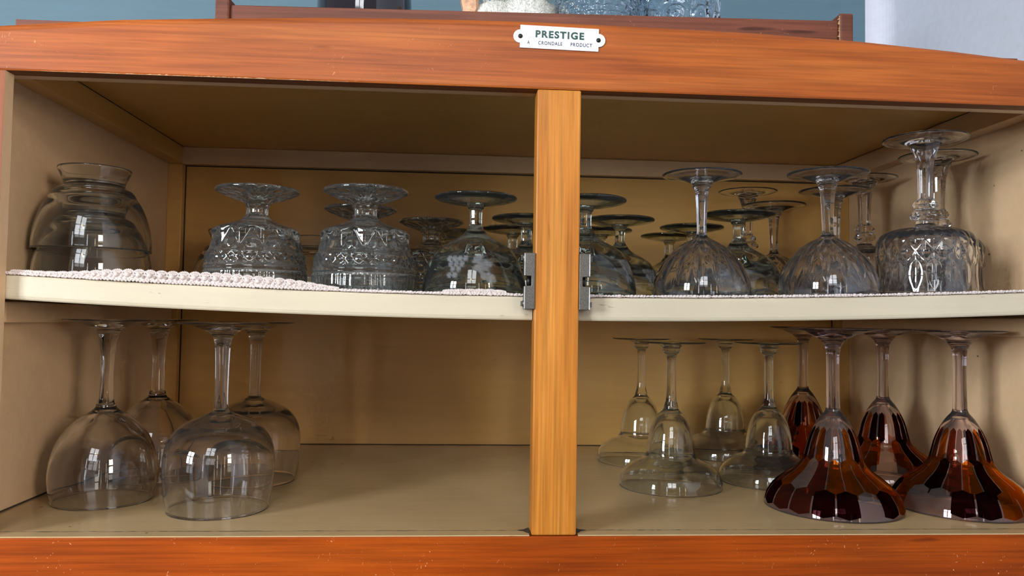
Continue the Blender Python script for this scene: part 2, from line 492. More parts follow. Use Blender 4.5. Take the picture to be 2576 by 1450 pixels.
ca, sa = math.cos(ROTP), math.sin(ROTP)
pts = [(PC[0]+a*ca-b*sa, PC[1]+a*sa+b*ca) for a, b in pts]
mb = MB(); mb.prism(pts, -.0011, -.0001)
plate = part(mb, 'nameplate', M['enamel'], bevel=.00025, label='white enamel nameplate with green and black lettering')
text_mesh('lettering', 'PRESTIGE', .0377, .0058, .0002, .0024, M['green'], plate, -.00125, ROTP, PC, .04)
text_mesh('lettering', 'A', .0019, .0029, -.0239, -.0045, M['blackp'], plate, -.00125, ROTP, PC, .016)
text_mesh('lettering', 'CRONDALE', .0186, .0029, -.0071, -.0045, M['blackp'], plate, -.00125, ROTP, PC, .016)
text_mesh('lettering', 'PRODUCT', .0167, .0029, .0170, -.0045, M['blackp'], plate, -.00125, ROTP, PC, .016)
for sx in (-1, 1):
    x, z = PC[0]+sx*(W2-.0002)*ca, PC[1]+sx*(W2-.0002)*sa
    mb = MB(); mb.ball((x, -.0011, z), .0018, 0, 14, 8, (1, .6, 1)); part(mb, 'screw', M['dark_screw'], plate)

# ------------------------------------------------------------------ crocheted doily on the shelf
def lift(x):
    """how far the front edge of the doily curls up"""
    def bumpf(c, w, h):
        q = (x-c)/w; return h*math.exp(-q*q*q*q)
    return .0014 + bumpf(-.203, .088, .0082) + bumpf(.006, .03, .0024) + bumpf(-.315, .03, .0012) + .0004*math.sin(x*90)
YF = .0112
def edge_pt(x, t, out=0):
    h = lift(x)
    y = YF + .0035*t*(h/.009) - out + .0012*math.sin(x*55)*min(1, h/.006)
    return Vector((x, y, zs(x)+.0009 + (h-.0004)*t))
mb = MB(); random.seed(11)
xa, xb = -.3690, .500
step = .0026; n = int((xb-xa)/step)
for i in range(n):      # beaded lower cord
    x = xa+i*step
    if PX0+.002 < x < PX1-.002: continue
    r = .00085+random.random()*.0006
    mb.ball(edge_pt(x+random.uniform(-.0005, .0005), .06, random.uniform(0, .0004)), r, 0, 7, 5, (1.4, 1, 1))
    mb.ball(edge_pt(x+step*.5, .0, .0002)+Vector((0, 0, -.0003)), r*.8, 0, 6, 4, (1.3, 1, 1))
pitch = .0080; n = int((xb-xa)/pitch)
for i in range(n):      # shells with a round bobble and radiating threads
    x = xa+(i+.5)*pitch; h = lift(x)
    if h < .0026: 
        continue
    r = min(.0021, h*.23)
    mb.ball(edge_pt(x, .46, .0006), r, 0, 10, 7)
    for q in (-.5, .5):
        mb.ball(edge_pt(x+q*pitch, .33, .0004), r*.62, 0, 8, 5)
    mb.tube([edge_pt(x-pitch*.5, .24), edge_pt(x-pitch*.25, .19), edge_pt(x, .17), edge_pt(x+pitch*.25, .19), edge_pt(x+pitch*.5, .24)], .00045, 0, 5)
    rows = 9
    for j in range(rows):
        a = -1.15 + 2.3*j/(rows-1)
        p0 = edge_pt(x+.45*r*math.sin(a), .5+.04*math.cos(a), .0002)
        p1 = edge_pt(x+.5*pitch*math.sin(a), .62+.34*math.cos(a*.9), 0)
        mb.tube([p0, (p0+p1)/2+Vector((0, -.0002, 0)), p1], [.00055, .0004, .00046], 0, 5)
    arcp = [edge_pt(x+.54*pitch*math.sin(a), .60+.33*math.cos(a)) for a in [-1.5+3*j/10 for j in range(11)]]
    mb.tube(arcp, .00055, 0, 5)
    for j in range(11):
        mb.ball(arcp[j]+Vector((0, 0, .0003)), .0005, 0, 6, 4, (1, 1, 1.5))
# close-worked band behind the shells
bx = [xa+(xb-xa)*i/260 for i in range(261)]
vs = []; fs = []
for i, x in enumerate(bx):
    for t_, o_ in ((0, 0), (.34, 0), (.60+.06*math.sin(i*1.9), 0), (.60, -.0008), (.3, -.0008), (0, -.0008)):
        q = edge_pt(x, t_, -.0004+o_*-1); vs.append(q)
for i in range(260):
    for j in range(5): fs.append((i*6+j, (i+1)*6+j, (i+1)*6+j+1, i*6+j+1))
mb.add(vs, fs, 0, True)
n = int((xb-xa)/.0012)
for i in range(n):
    x = xa+i*.0012; h = lift(x)
    if h < .0026: continue
    for t_ in (.22, .40):
        if random.random() < .7: mb.ball(edge_pt(x+random.uniform(-.0004, .0004), t_+random.uniform(-.05, .05), .0001), random.uniform(.0004, .0008), 0, 5, 4)
# cloth lying on the shelf
nx, ny = 70, 30
vs = []; fs = []
for j in range(ny+1):
    for i in range(nx+1):
        x = xa + (xb-xa)*i/nx; y = YF + (D-BW-.02-YF)*j/ny
        vs.append((x, y, zs(x)+.0008+.00012*math.sin(x*400)*math.sin(y*380)))
m0 = (nx+1)*(ny+1)
vs += [(a, b, c-.0006) for a, b, c in vs]
for j in range(ny):
    for i in range(nx):
        a = j*(nx+1)+i
        fs.append((a, a+1, a+nx+2, a+nx+1)); fs.append((m0+a, m0+a+nx+1, m0+a+nx+2, m0+a+1))
mb.add(vs, fs, 0, True)
doily = mb.build('shelf_doily', M['lace'])
tag(doily, 'white crocheted lace runner with scalloped edge lying on the cabinet shelf', 'doily')

# ------------------------------------------------------------------ lathe glassware
def cr(pts, n):
    """centripetal-ish catmull-rom resample through (r,z) points"""
    P = [Vector(p) for p in pts]
    P = [P[0]*2-P[1]] + P + [P[-1]*2-P[-2]]
    out = []
    for i in range(1, len(P)-2):
        p0, p1, p2, p3 = P[i-1:i+3]
        k = max(1, int(n))
        for j in range(k):
            t = j/k
            t0 = 0.; t1 = max((p1-p0).length, 1e-7)**.5; t2 = t1+max((p2-p1).length, 1e-7)**.5; t3 = t2+max((p3-p2).length, 1e-7)**.5
            tt = t1+(t2-t1)*t
            A1 = p0*((t1-tt)/(t1-t0))+p1*((tt-t0)/(t1-t0)); A2 = p1*((t2-tt)/(t2-t1))+p2*((tt-t1)/(t2-t1)); A3 = p2*((t3-tt)/(t3-t2))+p3*((tt-t2)/(t3-t2))
            B1 = A1*((t2-tt)/(t2-t0))+A2*((tt-t0)/(t2-t0)); B2 = A2*((t3-tt)/(t3-t1))+A3*((tt-t1)/(t3-t1))
            out.append(B1*((t2-tt)/(t2-t1))+B2*((tt-t1)/(t2-t1)))
    out.append(P[-2])
    return [(max(q.x, 1e-5), q.y) for q in out]

def lathe(name, rings, mat, nseg, disp=None, inner_from=None, etch=None):
    vs = []; uvs = []
    for k, (r, z) in enumerate(rings):
        for j in range(nseg+1):
            a = 2*PI*j/nseg
            rr, zz = r, z
            if disp and (inner_from is None or k < inner_from) and r > 1e-4:
                rr, zz = disp(r, z, a)
            vs.append((rr*math.cos(a), rr*math.sin(a), zz))
            uvs.append((j/nseg, z if (inner_from is None or k < inner_from) else z-5))
    # weld seam
    n1 = nseg+1
    idx = lambda k, j: k*nseg + (j % nseg)
    wv = [vs[k*n1+j] for k in range(len(rings)) for j in range(nseg)]
    fs = []; fu = []
    for k in range(len(rings)-1):
        for j in range(nseg):
            fs.append((idx(k, j), idx(k+1, j), idx(k+1, j+1), idx(k, j+1)))
            fu += [uvs[k*n1+j], uvs[(k+1)*n1+j], uvs[(k+1)*n1+j+1], uvs[k*n1+j+1]]
    me = bpy.data.meshes.new(name); me.from_pydata(wv, [], fs)
    uvl = me.uv_layers.new(name='UVMap')
    uvl.data.foreach_set('uv', [c for q in fu for c in q])
    me.polygons.foreach_set('use_smooth', [True]*len(fs))
    if etch:
        at = me.attributes.new('etch', 'FLOAT', 'POINT')
        vals = []
        for k, (r, z) in enumerate(rings):
            for j in range(nseg):
                vals.append(etch(2*PI*j/nseg, z, r) if (inner_from is None or k < inner_from) else 0.0)
        at.data.foreach_set('value', vals)
    me.materials.append(mat); me.update()
    return me

def bowl_rings(outer, t, z_in, n, rimr=.0008):
    """outer from stem joint down to rim (z=0); returns rings incl. rim and inner dome; and index of first inner ring"""
    o = cr(outer, n)
    ztop = outer[0][1]
    R = o[-1][0]
    rim = [(R-t*.15, -.0000), (R-t*.5, -.0003 if False else .0), (R-t*.85, .0)]
    o[-1] = (R, min(.0006, t*.4))
    inner = []
    for r, z in reversed(o[:-1]):
        ri = r - t
        zi = z*z_in/ztop
        if ri <= .0008: continue
        inner.append((ri, max(zi, t*.4)))
    inner.append((max(inner[-1][0]*.5, 1e-4), z_in)); inner.append((1e-5, z_in))
    # drop non-monotonic apex points
    res = o + rim
    return res + inner, len(res)

def tri(x): return abs(x-round(x))*2

PROTO = {}
def make_type(key, foot, stem, bowl, t, z_in, mats, nseg=96, nb=5, disp_foot=None, disp_stem=None, disp_bowl=None, etch=None):
    """foot: from top centre outward to the stem joint; stem: downward; bowl: stem joint to rim"""
    fm = lathe(key+'_foot', cr(foot, 3) if nseg < 150 else cr(foot, 5), mats[0], nseg, disp_foot)
    out = {'foot': fm}
    if stem: out['stem'] = lathe(key+'_stem', cr(stem, 4 if nseg < 150 else 8), mats[1], nseg, disp_stem)
    rings, k = bowl_rings(bowl, t, z_in, nb)
    out['bowl'] = lathe(key+'_bowl', rings, mats[2], nseg, disp_bowl, k, etch)
    PROTO[key] = out

def place(key, name, loc, label, cat, group, rz=0.0, scale=1.0):
    root = empty(name, loc, rz)
    root.scale = (scale,)*3
    tag(root, label, cat, group)
    for pn, me in PROTO[key].items():
        o = bpy.data.objects.new(pn, me); link(o, root)
    return root

def facets(n, r, a, amt=1.0, ph=0.0):
    b = ((a+ph) % (2*PI/n)) - PI/n
    f = math.cos(PI/n)/math.cos(b)
    return r*(1-amt+amt*f)

# --- balloon wine glass (straight stem) : H .1555
FT = .0014
make_type('wine', [(1e-5, .1528), (.006, .1532), (.018, .1541), (.032, .1553), (.0362, .1556), (.0368, .1552), (.0364, .1546), (.030, .1535), (.020, .1510), (.0125, .1475), (.0085, .1440), (.0072, .1405)],
    [(.0072, .1405), (.0064, .1370), (.0060, .130), (.0055, .110), (.0054, .090), (.0058, .0825)],
    [(.0058, .0825), (.0085, .0800), (.0200, .0755), (.0325, .0685), (.0415, .0560), (.0446, .0400), (.0436, .0200), (.0408, .0)],
    .0012, .0745, [M['g_wine']]*3, 96, 6,
    disp_stem=lambda r, z, a: (facets(8, r, a, .6), z))
# --- egg shaped wine glass with flared six-sided stem : H .1565
make_type('wine_b', [(1e-5, .1540), (.006, .1543), (.018, .1552), (.032, .1562), (.0362, .1566), (.0368, .1562), (.0364, .1557), (.028, .1540), (.017, .1510), (.0105, .1475), (.0088, .1440)],
    [(.0088, .1440), (.0078, .1380), (.0062, .125), (.0055, .110), (.0060, .095), (.0068, .0865), (.0078, .0825)],
    [(.0078, .0825), (.0085, .0800), (.0110, .0775), (.0200, .0715), (.0310, .0610), (.0390, .0465), (.0430, .0270), (.0425, .0140), (.0400, .0)],
    .0012, .0740, [M['g_wine']]*3, 96, 6,
    disp_stem=lambda r, z, a: (facets(6, r, a, .9), z))
# --- clear bell-shaped margarita coupe : H .142
make_type('bell', [(1e-5, .1400), (.005, .1404), (.015, .1410), (.028, .1418), (.0328, .1422), (.0335, .1417), (.0330, .1410), (.020, .1398), (.0125, .1385), (.0092, .1368), (.0084, .1350), (.0086, .1330), (.0074, .1312)],
    [(.0074, .1312), (.0055, .1295), (.0046, .126), (.0045, .110), (.0048, .092), (.0054, .084), (.0068, .0785), (.0072, .0760)],
    [(.0072, .0760), (.0084, .0742), (.0130, .0700), (.0180, .0610), (.0216, .0490), (.0232, .0380), (.0242, .0310), (.0285, .0265), (.0390, .0215), (.0465, .0150), (.0496, .0080), (.0504, .0)],
    .0017, .0700, [M['g_clear']]*3, 96, 6)
# --- amber patterned margarita glass : H .158
make_type('amber', [(1e-5, .1552), (.005, .1556), (.015, .1564), (.030, .1576), (.0375, .1583), (.0384, .1578), (.0378, .1570), (.028, .1550), (.0185, .1520), (.0120, .1485), (.0095, .1462), (.0080, .1440)],
    [(.0080, .1440), (.0066, .1410), (.0058, .135), (.0055, .120), (.0057, .100), (.0061, .0865)],
    [(.0061, .0865), (.0072, .0838), (.0115, .0785), (.0160, .0710), (.0208, .0600), (.0240, .0480), (.0262, .0405), (.0320, .0335), (.0420, .0260), (.0510, .0180), (.0567, .0085), (.0585, .0)],
    .0017, .0770, [M['g_lilac'], M['g_lilac'], M['amber']], 128, 6)

# --- pressed goblet with diamonds : H .0863
def d_press(r, z, a):
    if .0335 < z < .0515:
        t = (z-.0335)/.018
        g = min(tri(a*12/(2*PI)+t*.5), tri(a*12/(2*PI)-t*.5))
        e = min(1, min(t, 1-t)*8)
        r += (.0036*g-.0019)*e
    elif .0205 < z < .0300:
        t = (z-.0205)/.0095
        g = min(tri(a*34/(2*PI)+t), tri(a*34/(2*PI)-t))
        e = min(1, min(t, 1-t)*10)
        r += (.0017*g-.0006)*e
    elif z < .0160 and z > .002:
        r += .00025*math.cos(a*60)*min(1, (.016-z)*300)
    return r, z
def d_press_foot(r, z, a):
    if .011 < r < .034 and z < .0857:
        w = math.sin(PI*(r-.011)/.023)
        z += .0011*w*(tri(a*13/(2*PI))-.5)*2
        r += .0
    return r, z
make_type('press', [(1e-5, .0820), (.008, .0826), (.020, .0842), (.031, .0858), (.0345, .0863), (.0352, .0852), (.0350, .0838), (.0330, .0828), (.022, .0790), (.0130, .0752), (.0108, .0730)],
    [(.0108, .0730), (.0096, .0705), (.0091, .0675), (.0094, .0645), (.0108, .0618)],
    [(.0108, .0618), (.0145, .0590), (.0250, .0550), (.0325, .0525), (.0350, .0507), (.0362, .0440), (.0380, .0345), (.0392, .0320), (.0402, .0308), (.0408, .0290), (.0417, .0210), (.0424, .0195), (.0430, .0180), (.0420, .0160), (.0428, .0140), (.0432, .0060), (.0430, .0)],
    .0030, .0500, [M['g_press']]*3, 252, 8, d_press_foot,
    lambda r, z, a: (facets(10, r, a, 1.6), z), d_press)

# --- smooth green-tinged coupe with etched grapes : H .0844
random.seed(2)
GR = []
for cl in range(3):
    a0 = -1.95 + cl*2.1
    for k_ in range(11):
        row = [0, 0, 0, 0, 1, 1, 1, 2, 2, 3, 3][k_]; colp = [0, 1, 2, 3, .5, 1.5, 2.5, 1, 2, 1.5, .6][k_]
        GR.append((a0-.22+colp*.125, .029-row*.0046, .0026, .0026, 0))
    GR.append((a0+.52, .0225, .0095, .0052, .5)); GR.append((a0+.62, .014, .008, .0045, -.4)); GR.append((a0+.42, .0285, .006, .0035, .9))
def etch_f(a, z, r):
    if z > .036 or z < .004: return 0.0
    best = 0.
    for (ga, gz, rx, rz_, rot) in GR:
        da = (a-ga+PI) % (2*PI) - PI
        x = da*r; y = (z-gz)*1.15
        if abs(x) > .012 or abs(y) > .012: continue
        c, s_ = math.cos(rot), math.sin(rot)
        xx = x*c+y*s_; yy = -x*s_+y*c
        q = math.sqrt((xx/rx)**2+(yy/rz_)**2)
        if rx > .004: q += .12*math.sin(6*math.atan2(yy, xx))
        v = max(0, min(1, (1.0-q)*4))
        best = max(best, v*(.72+.28*min(1, q)))
    return best
make_type('coupe', [(1e-5, .0797), (.008, .0802), (.020, .0820), (.030, .0838), (.0338, .0843), (.0350, .0833), (.0346, .0819), (.030, .0803), (.020, .0782), (.0115, .0768), (.0072, .0757), (.0068, .0742)],
    [(.0068, .0742), (.0056, .0730), (.0053, .070), (.0053, .061), (.0056, .0592), (.0065, .0575)],
    [(.0065, .0575), (.0104, .0520), (.0170, .0475), (.0250, .0430), (.0316, .0378), (.0372, .0290), (.0412, .0180), (.0434, .0080), (.0432, .0)],
    .0018, .0398, [M['g_green']]*3, 200, 7, None, lambda r, z, a: (facets(8, r, a, .9), z), None, etch_f)

# --- tall champagne coupe with cut dome : H .1081
def d_tall(r, z, a):
    if .0345 < z < .0505:
        t = (z-.0345)/.016
        g = min(tri(a*16/(2*PI)+t), tri(a*16/(2*PI)-t))
        r += (.0019*g-.0009)*min(1, min(t, 1-t)*6)
    if .010 < z < .040:
        t = (z-.010)/.030
        w = math.sin(PI*t)
        q = abs(((a*16/(2*PI)) % 1)-.5)*2     # 0 at middle of the cut
        if q < .42*w: r -= .0015*(1-q/(.42*w+1e-6))*w
    return r, z
make_type('tall', [(1e-5, .1026), (.006, .1030), (.018, .1051), (.030, .1074), (.0335, .1081), (.0342, .1075), (.0335, .1066), (.022, .1043), (.013, .1018), (.0088, .0995), (.0078, .0965)],
    [(.0078, .0965), (.0068, .0935), (.0057, .083), (.0050, .070), (.0047, .058), (.0052, .0545), (.0062, .0525)],
    [(.0062, .0525), (.0095, .0505), (.0170, .0462), (.0278, .0370), (.0350, .0275), (.0395, .0180), (.0414, .0090), (.0412, .0)],
    .0014, .0480, [M['g_cut']]*3, 256, 9, None, lambda r, z, a: (facets(6, r, a, 1.0), z), d_tall)

# --- ornate crystal goblet, knopped stem : H .1378
def d_orn(r, z, a):
    if .0250 < z < .0560:
        t = (z-.0250)/.031
        g = min(tri(a*18/(2*PI)+t*1.5), tri(a*18/(2*PI)-t*1.5))
        r += (.0016*g-.0007)*min(1, min(t, 1-t)*8)
    if .002 < z < .030:
        t = (z-.002)/.028
        q = abs(((a*18/(2*PI)) % 1)-.5)*2
        lim = .8*math.sin(PI*t)
        if q < lim: r -= .0009*(1-q/(lim+1e-6))*math.sin(PI*t)
    return r, z
def d_orn_stem(r, z, a):
    if z > .0825: return facets(6, r, a, 1.3, .3), z
    g = tri(a*6/(2*PI)+(.5 if z < .0745 else 0))
    return r*(1+.16*(g-.5)*(1 if z > .0655 else 0)), z
make_type('ornate', [(1e-5, .1345), (.008, .1349), (.020, .1359), (.031, .1372), (.0348, .1378), (.0354, .1372), (.0346, .1364), (.026, .1352), (.018, .1340), (.0135, .1325)],
    [(.0135, .1325), (.0128, .1300), (.0105, .1245), (.0084, .1180), (.0073, .108), (.0068, .095), (.0069, .0845), (.0078, .0825), (.0100, .0790), (.0084, .0752), (.0092, .0738), (.0122, .0690), (.0098, .0660), (.0078, .0646), (.0078, .0620)],
    [(.0078, .0620), (.0092, .0602), (.0170, .0585), (.0280, .0562), (.0365, .0515), (.0392, .0455), (.0400, .0380), (.0398, .0250), (.0400, .0120), (.0408, .0)],
    .0022, .0565, [M['g_cut']]*3, 252, 9, None, d_orn_stem, d_orn)

# --- round footed bowl (inverted, on its rim) : H .072
PROTO['footed'] = {}
foot = [(1e-5, .0560), (.012, .0562), (.0205, .0572), (.0232, .0600), (.0262, .0680), (.0275, .0716), (.0284, .0722), (.0292, .0715), (.0286, .0690), (.0262, .0640), (.0246, .0600), (.0240, .0575)]
PROTO['footed']['foot'] = lathe('footed_foot', cr(foot, 4), M['g_clear'], 120)
rings, k_ = bowl_rings([(.0240, .0575), (.0252, .0555), (.0300, .0530), (.0322, .0505), (.0335, .0480), (.0385, .0400), (.0425, .0300), (.0452, .0200), (.0466, .0100), (.0470, .0)], .0017, .0515, 6)
PROTO['footed']['bowl'] = lathe('footed_bowl', rings, M['g_clear'], 120, None, k_)

DZ = .00125
def zsh(x): return zs(x)+DZ
# upper shelf --------------------------------------------------------------
g = 'round footed glass bowls turned upside down'
place('footed', 'footed_bowl', (-.3230, .1097, zsh(-.3230)), 'clear footed glass bowl upside down, lower one of the nested pair at the left wall', 'bowl', g)
place('footed', 'footed_bowl', (-.3238, .1095, zsh(-.3230)+.0252), 'clear footed glass bowl upside down, upper one of the nested pair at the left wall', 'bowl', g, .6)
place('footed', 'footed_bowl', (-.2665, .3333, zsh(-.2665)), 'dim clear footed glass bowl at the back, half hidden by the left diamond goblet', 'bowl', g, .3)
place('footed', 'footed_bowl', (-.1690, .3050, zsh(-.169)), 'dim clear footed glass bowl at the back, seen between the two front diamond goblets', 'bowl', g, .9, .93)
g = 'diamond pressed goblets upside down on the doily'
for (x, y, rz, lab) in [
    (-.1804, .0951, .4, 'clear pressed glass goblet with diamond bands, front row, left of the brighter one'),
    (-.0844, .0695, .1, 'clear pressed glass goblet with diamond bands, nearest the front and brightest lit'),
    (-.1030, .1836, .2, 'clear pressed glass goblet with its foot showing directly behind the brightest front goblet'),
    (-.1120, .3660, .5, 'dark pressed glass goblet at the back wall behind the front diamond goblets'),
    (-.0365, .2621, .0, 'dim pressed glass goblet with ribbed foot, left of and behind the etched grape coupe'),
    (-.0175, .3560, .3, 'dark pressed glass goblet at the back, right behind the ribbed-foot goblet')]:
    place('press', 'pressed_goblet', (x, y, zsh(x)), lab, 'goblet', g, rz)
g = 'short-stemmed greenish coupes upside down on the doily'
for (x, y, rz, lab) in [
    (.0080, .0700, 0, 'short greenish coupe etched with grapes, upside down in front, left of the post'),
    (.1019, .0695, 1.35, 'short greenish coupe in the front row, partly hidden by the right side of the post'),
    (.0618, .1951, .8, 'short greenish coupe whose foot is cut off by the left edge of the post'),
    (.0544, .2885, 2.4, 'short greenish coupe in the back, thin stem seen just left of the post'),
    (.1578, .1943, 1.1, 'short greenish coupe behind the front one at the right side of the post'),
    (.1559, .2891, 3.3, 'short greenish coupe at the back, behind the second coupe right of the post'),
    (.2513, .3490, 2.0, 'short greenish coupe against the back wall, dark foot left of the tall coupe stem'),
    (.2519, .2590, .3, 'short greenish coupe at the back, its stem right beside the tall coupe stem'),
    (.2659, .1518, 1.7, 'short greenish coupe with dark green shoulder between the two tall front coupes')]:
    place('coupe', 'coupe_glass', (x, y, zsh(x)), lab, 'coupe', g, rz)
g = 'tall-stemmed cut coupes upside down on the doily'
for (x, y, rz, lab) in [
    (.2045, .0729, .2, 'tall-stemmed coupe with cut dome, front row, nearest the post'),
    (.3148, .0675, .5, 'tall-stemmed coupe with cut dome and brightly shining stem, front row'),
    (.3462, .2597, .1, 'tall-stemmed coupe standing at the back between the two front tall coupes'),
    (.3685, .1629, .7, 'tall-stemmed coupe directly behind the brightly shining front one')]:
    place('tall', 'champagne_coupe', (x, y, zsh(x)), lab, 'coupe', g, rz)
g = 'ornate knopped crystal goblets upside down'
for (x, y, rz, lab) in [
    (.4041, .0683, .3, 'ornate crystal goblet with faceted knop, in front at the right, tallest on the shelf'),
    (.4655, .1469, .6, 'ornate crystal goblet right behind the tallest front one, near the right wall'),
    (.4560, .2686, .1, 'ornate crystal goblet with faceted knop behind the gap between front coupe and front goblet'),
    (.3497, .3490, .5, 'ornate pinkish crystal goblet at the back wall, its knop seen behind the greenish coupe')]:
    place('ornate', 'crystal_goblet', (x, y, zsh(x)), lab, 'goblet', g, rz)
# lower shelf --------------------------------------------------------------
Z0 = .0004
g = 'large wine glasses upside down on the cabinet floor'
for key, x, y, rz, lab in [
    ('wine', -.2030, .0844, .2, 'large balloon wine glass upside down, front right of the four at the left'),
    ('wine_b', -.3105, .1159, .0, 'large wine glass with flared stem upside down, front left, next to the left wall'),
    ('wine_b', -.3050, .2180, .4, 'large wine glass with flared stem, at the back in the left corner'),
    ('wine', -.2045, .1990, .6, 'large balloon wine glass behind the front right balloon glass')]:
    place(key, 'wine_glass', (x, y, Z0), lab, 'wine glass', g, rz)
g = 'clear bell-shaped cocktail glasses upside down'
for x, y, lab in [
    (.2065, .1741, 'clear bell-shaped cocktail glass upside down, front one nearest the post'),
    (.2090, .3116, 'clear bell-shaped cocktail glass at the back, farthest left of its four'),
    (.3158, .1985, 'clear bell-shaped cocktail glass in front, touching the left amber glass in view'),
    (.3220, .3480, 'clear bell-shaped cocktail glass at the back, between the two front clear ones')]:
    place('bell', 'cocktail_glass', (x, y, Z0), lab, 'cocktail glass', g, random.random())
g = 'amber and maroon painted cocktail glasses'
for x, y, rz, lab in [
    (.3300, .0890, 5.03, 'amber and maroon painted cocktail glass upside down, front left of its four'),
    (.4480, .0885, 2.62, 'amber and maroon painted cocktail glass at the right front, cut by the picture edge'),
    (.4420, .2060, 1.2, 'amber and maroon painted cocktail glass standing behind the two front amber ones'),
    (.4070, .3200, 3.9, 'amber and maroon painted cocktail glass at the very back, mostly hidden')]:
    place('amber', 'painted_cocktail_glass', (x, y, Z0), lab, 'cocktail glass', g, rz)

# ------------------------------------------------------------------ tray and things on top of the cabinet
mbt = MB(); mbt.box(XL+.03, XR-.06, .0137, D+.008, ZC+.0044, ZC+.0100)
part(mbt, 'cabinet_top', M['tray'])
ZT = ZC+.0102
tray = empty('wooden_tray', (.0658, .148, ZT)); tray.rotation_euler = (0, 0, -.0395)
tag(tray, 'dark mahogany wooden tray standing on top of the cabinet', 'tray')
def tpart(mb, name, mats, bevel=0, label=None):
    o = mb.build(name, mats, None, bevel); o.parent = tray
    if label: o['label'] = label
    return o
LX0, LX1, TY0, TY1, TZ = -.2815, .2735, -.075, .15, .0465
mb = MB(); mb.box(LX0+.0125, LX1-.0125, TY0+.003, TY0+.012, 0, TZ); tpart(mb, 'front_board', M['tray'], .0008)
mb = MB(); mb.box(LX0+.0125, LX1-.0125, TY1-.012, TY1-.003, 0, TZ*.6); tpart(mb, 'back_board', M['tray'], .0008)
mb = MB(); mb.box(LX0, LX0+.0125, TY0, TY1, 0, TZ+.006); tpart(mb, 'end_board', M['tray'], .002)
mb = MB(); mb.box(LX1-.0125, LX1, TY0, TY1, 0, TZ+.006); tpart(mb, 'end_board', M['tray'], .002)
mb = MB(); mb.box(LX0+.0125, LX1-.0125, TY0+.012, TY1-.012, .001, .005); tpart(mb, 'tray_base', M['tray'])
mb = MB(); random.seed(4); vs = []; fs = []
zz = .004; rowp = []
while zz < TZ+.004:
    rowp.append((zz, .0004+random.random()**2*.0026)); zz += random.uniform(.0006, .0016)
for z_, w_ in rowp:
    vs += [(LX1-.0122, TY0-.0002, z_), (LX1-.0122-w_*.5, TY0-.0002+w_, z_), (LX1-.0122, TY0+.003, z_)]
for i in range(len(rowp)-1):
    for j in range(3): fs.append((i*3+j, i*3+(j+1) % 3, (i+1)*3+(j+1) % 3, (i+1)*3+j))
mb.add(vs, fs)
tpart(mb, 'chipped_edge', M['raw'])
def wt(x, y, z=0):     # tray-local to world
    return (tray.matrix_basis @ Vector((x, y, z))) if False else (Matrix.Translation(tray.location) @ tray.rotation_euler.to_matrix().to_4x4()) @ Vector((x, y, z))
TB = .0053
def solid_lathe(name, rings, mat, nseg=64, disp=None): return lathe(name, rings, mat, nseg, disp)
# dark bottle/jar
p = wt(-.166, .0, TB)
jar = empty('dark_jar', p)
tag(jar, 'glossy near-black glass jar standing in the tray, left of the white fluff', 'jar')
M['jar'] = flat('black glazed glass', (.012, .009, .014), .06, 0, 0, 300, .2, Coat_Weight=.6)
prof = cr([(1e-5, 0), (.036, .0), (.0432, .0015), (.0438, .006), (.0438, .085), (.041, .096), (.030, .106), (.019, .112), (.017, .128)], 5)[::-1]
o = bpy.data.objects.new('jar_body', solid_lathe('jar_body', prof, M['jar'])); link(o, jar)
prof = cr([(1e-5, .142), (.018, .142), (.0195, .140), (.0195, .122), (.0172, .121)], 3)
o = bpy.data.objects.new('jar_lid', solid_lathe('jar_lid', prof, M['dark_screw'])); link(o, jar)
# bubble tumblers
M['bubble'] = M['g_blue']
def tumbler(key, R, H, nx_, rows, amp, t=.0028, ring=False):
    def disp(r, z, a):
        if z < .004 or r < R*.9: return r, z
        fz = z/H*rows; row = math.floor(fz)
        fa = a*nx_/(2*PI) + (.5 if row % 2 else 0)
        dx = (fa-math.floor(fa)-.5)*2; dz = (fz-row-.5)*2
        q = math.sqrt(dx*dx+dz*dz)
        if ring: b = math.exp(-((q-.62)/.16)**2)*.8 + math.exp(-(q/.2)**2)*.6
        else: b = math.sqrt(max(0, 1-q*q/.86))
        return r+amp*b, z
    out = [(1e-5, .0), (R*.6, 0), (R-.003, .0004), (R-.0006, .002)]
    n_ = 90
    side = [(R, .003+(H-.004)*i/n_) for i in range(n_)]
    top = [(R-.0004, H), (R-t*.5, H+.0006), (R-t, H)]
    ins = [(R-t, H-.004), (R-t, H*.5), (R-t, .012), (R-t-.004, .008), (1e-5, .0075)]
    rings_ = (out+side)[::1]
    allr = out+side+top+ins
    # lathe expects traversal with the outside on the left: here it runs upward, so flip
    me = lathe(key, allr[::-1], M['bubble'], 220, disp)
    return me
def tumbler_obj(name, me, pos, rz, label):
    o = bpy.data.objects.new(name, me); o.location = pos; o.rotation_euler = (0, 0, rz); link(o)
    tag(o, label, 'vase'); return o
tumbler_obj('hobnail_vase', tumbler('hobnail', .0385, .11, 22, 20, .0022), wt(.0560, -.012, TB), .1, 'clear glass vase covered in small bubbles, standing in the tray')
tumbler_obj('bubble_vase', tumbler('rings', .0355, .12, 9, 5.6, .0036, .003, True), wt(.1340, -.014, TB), .5, 'clear glass vase with large round bubbles, right of the small-bubbled one')
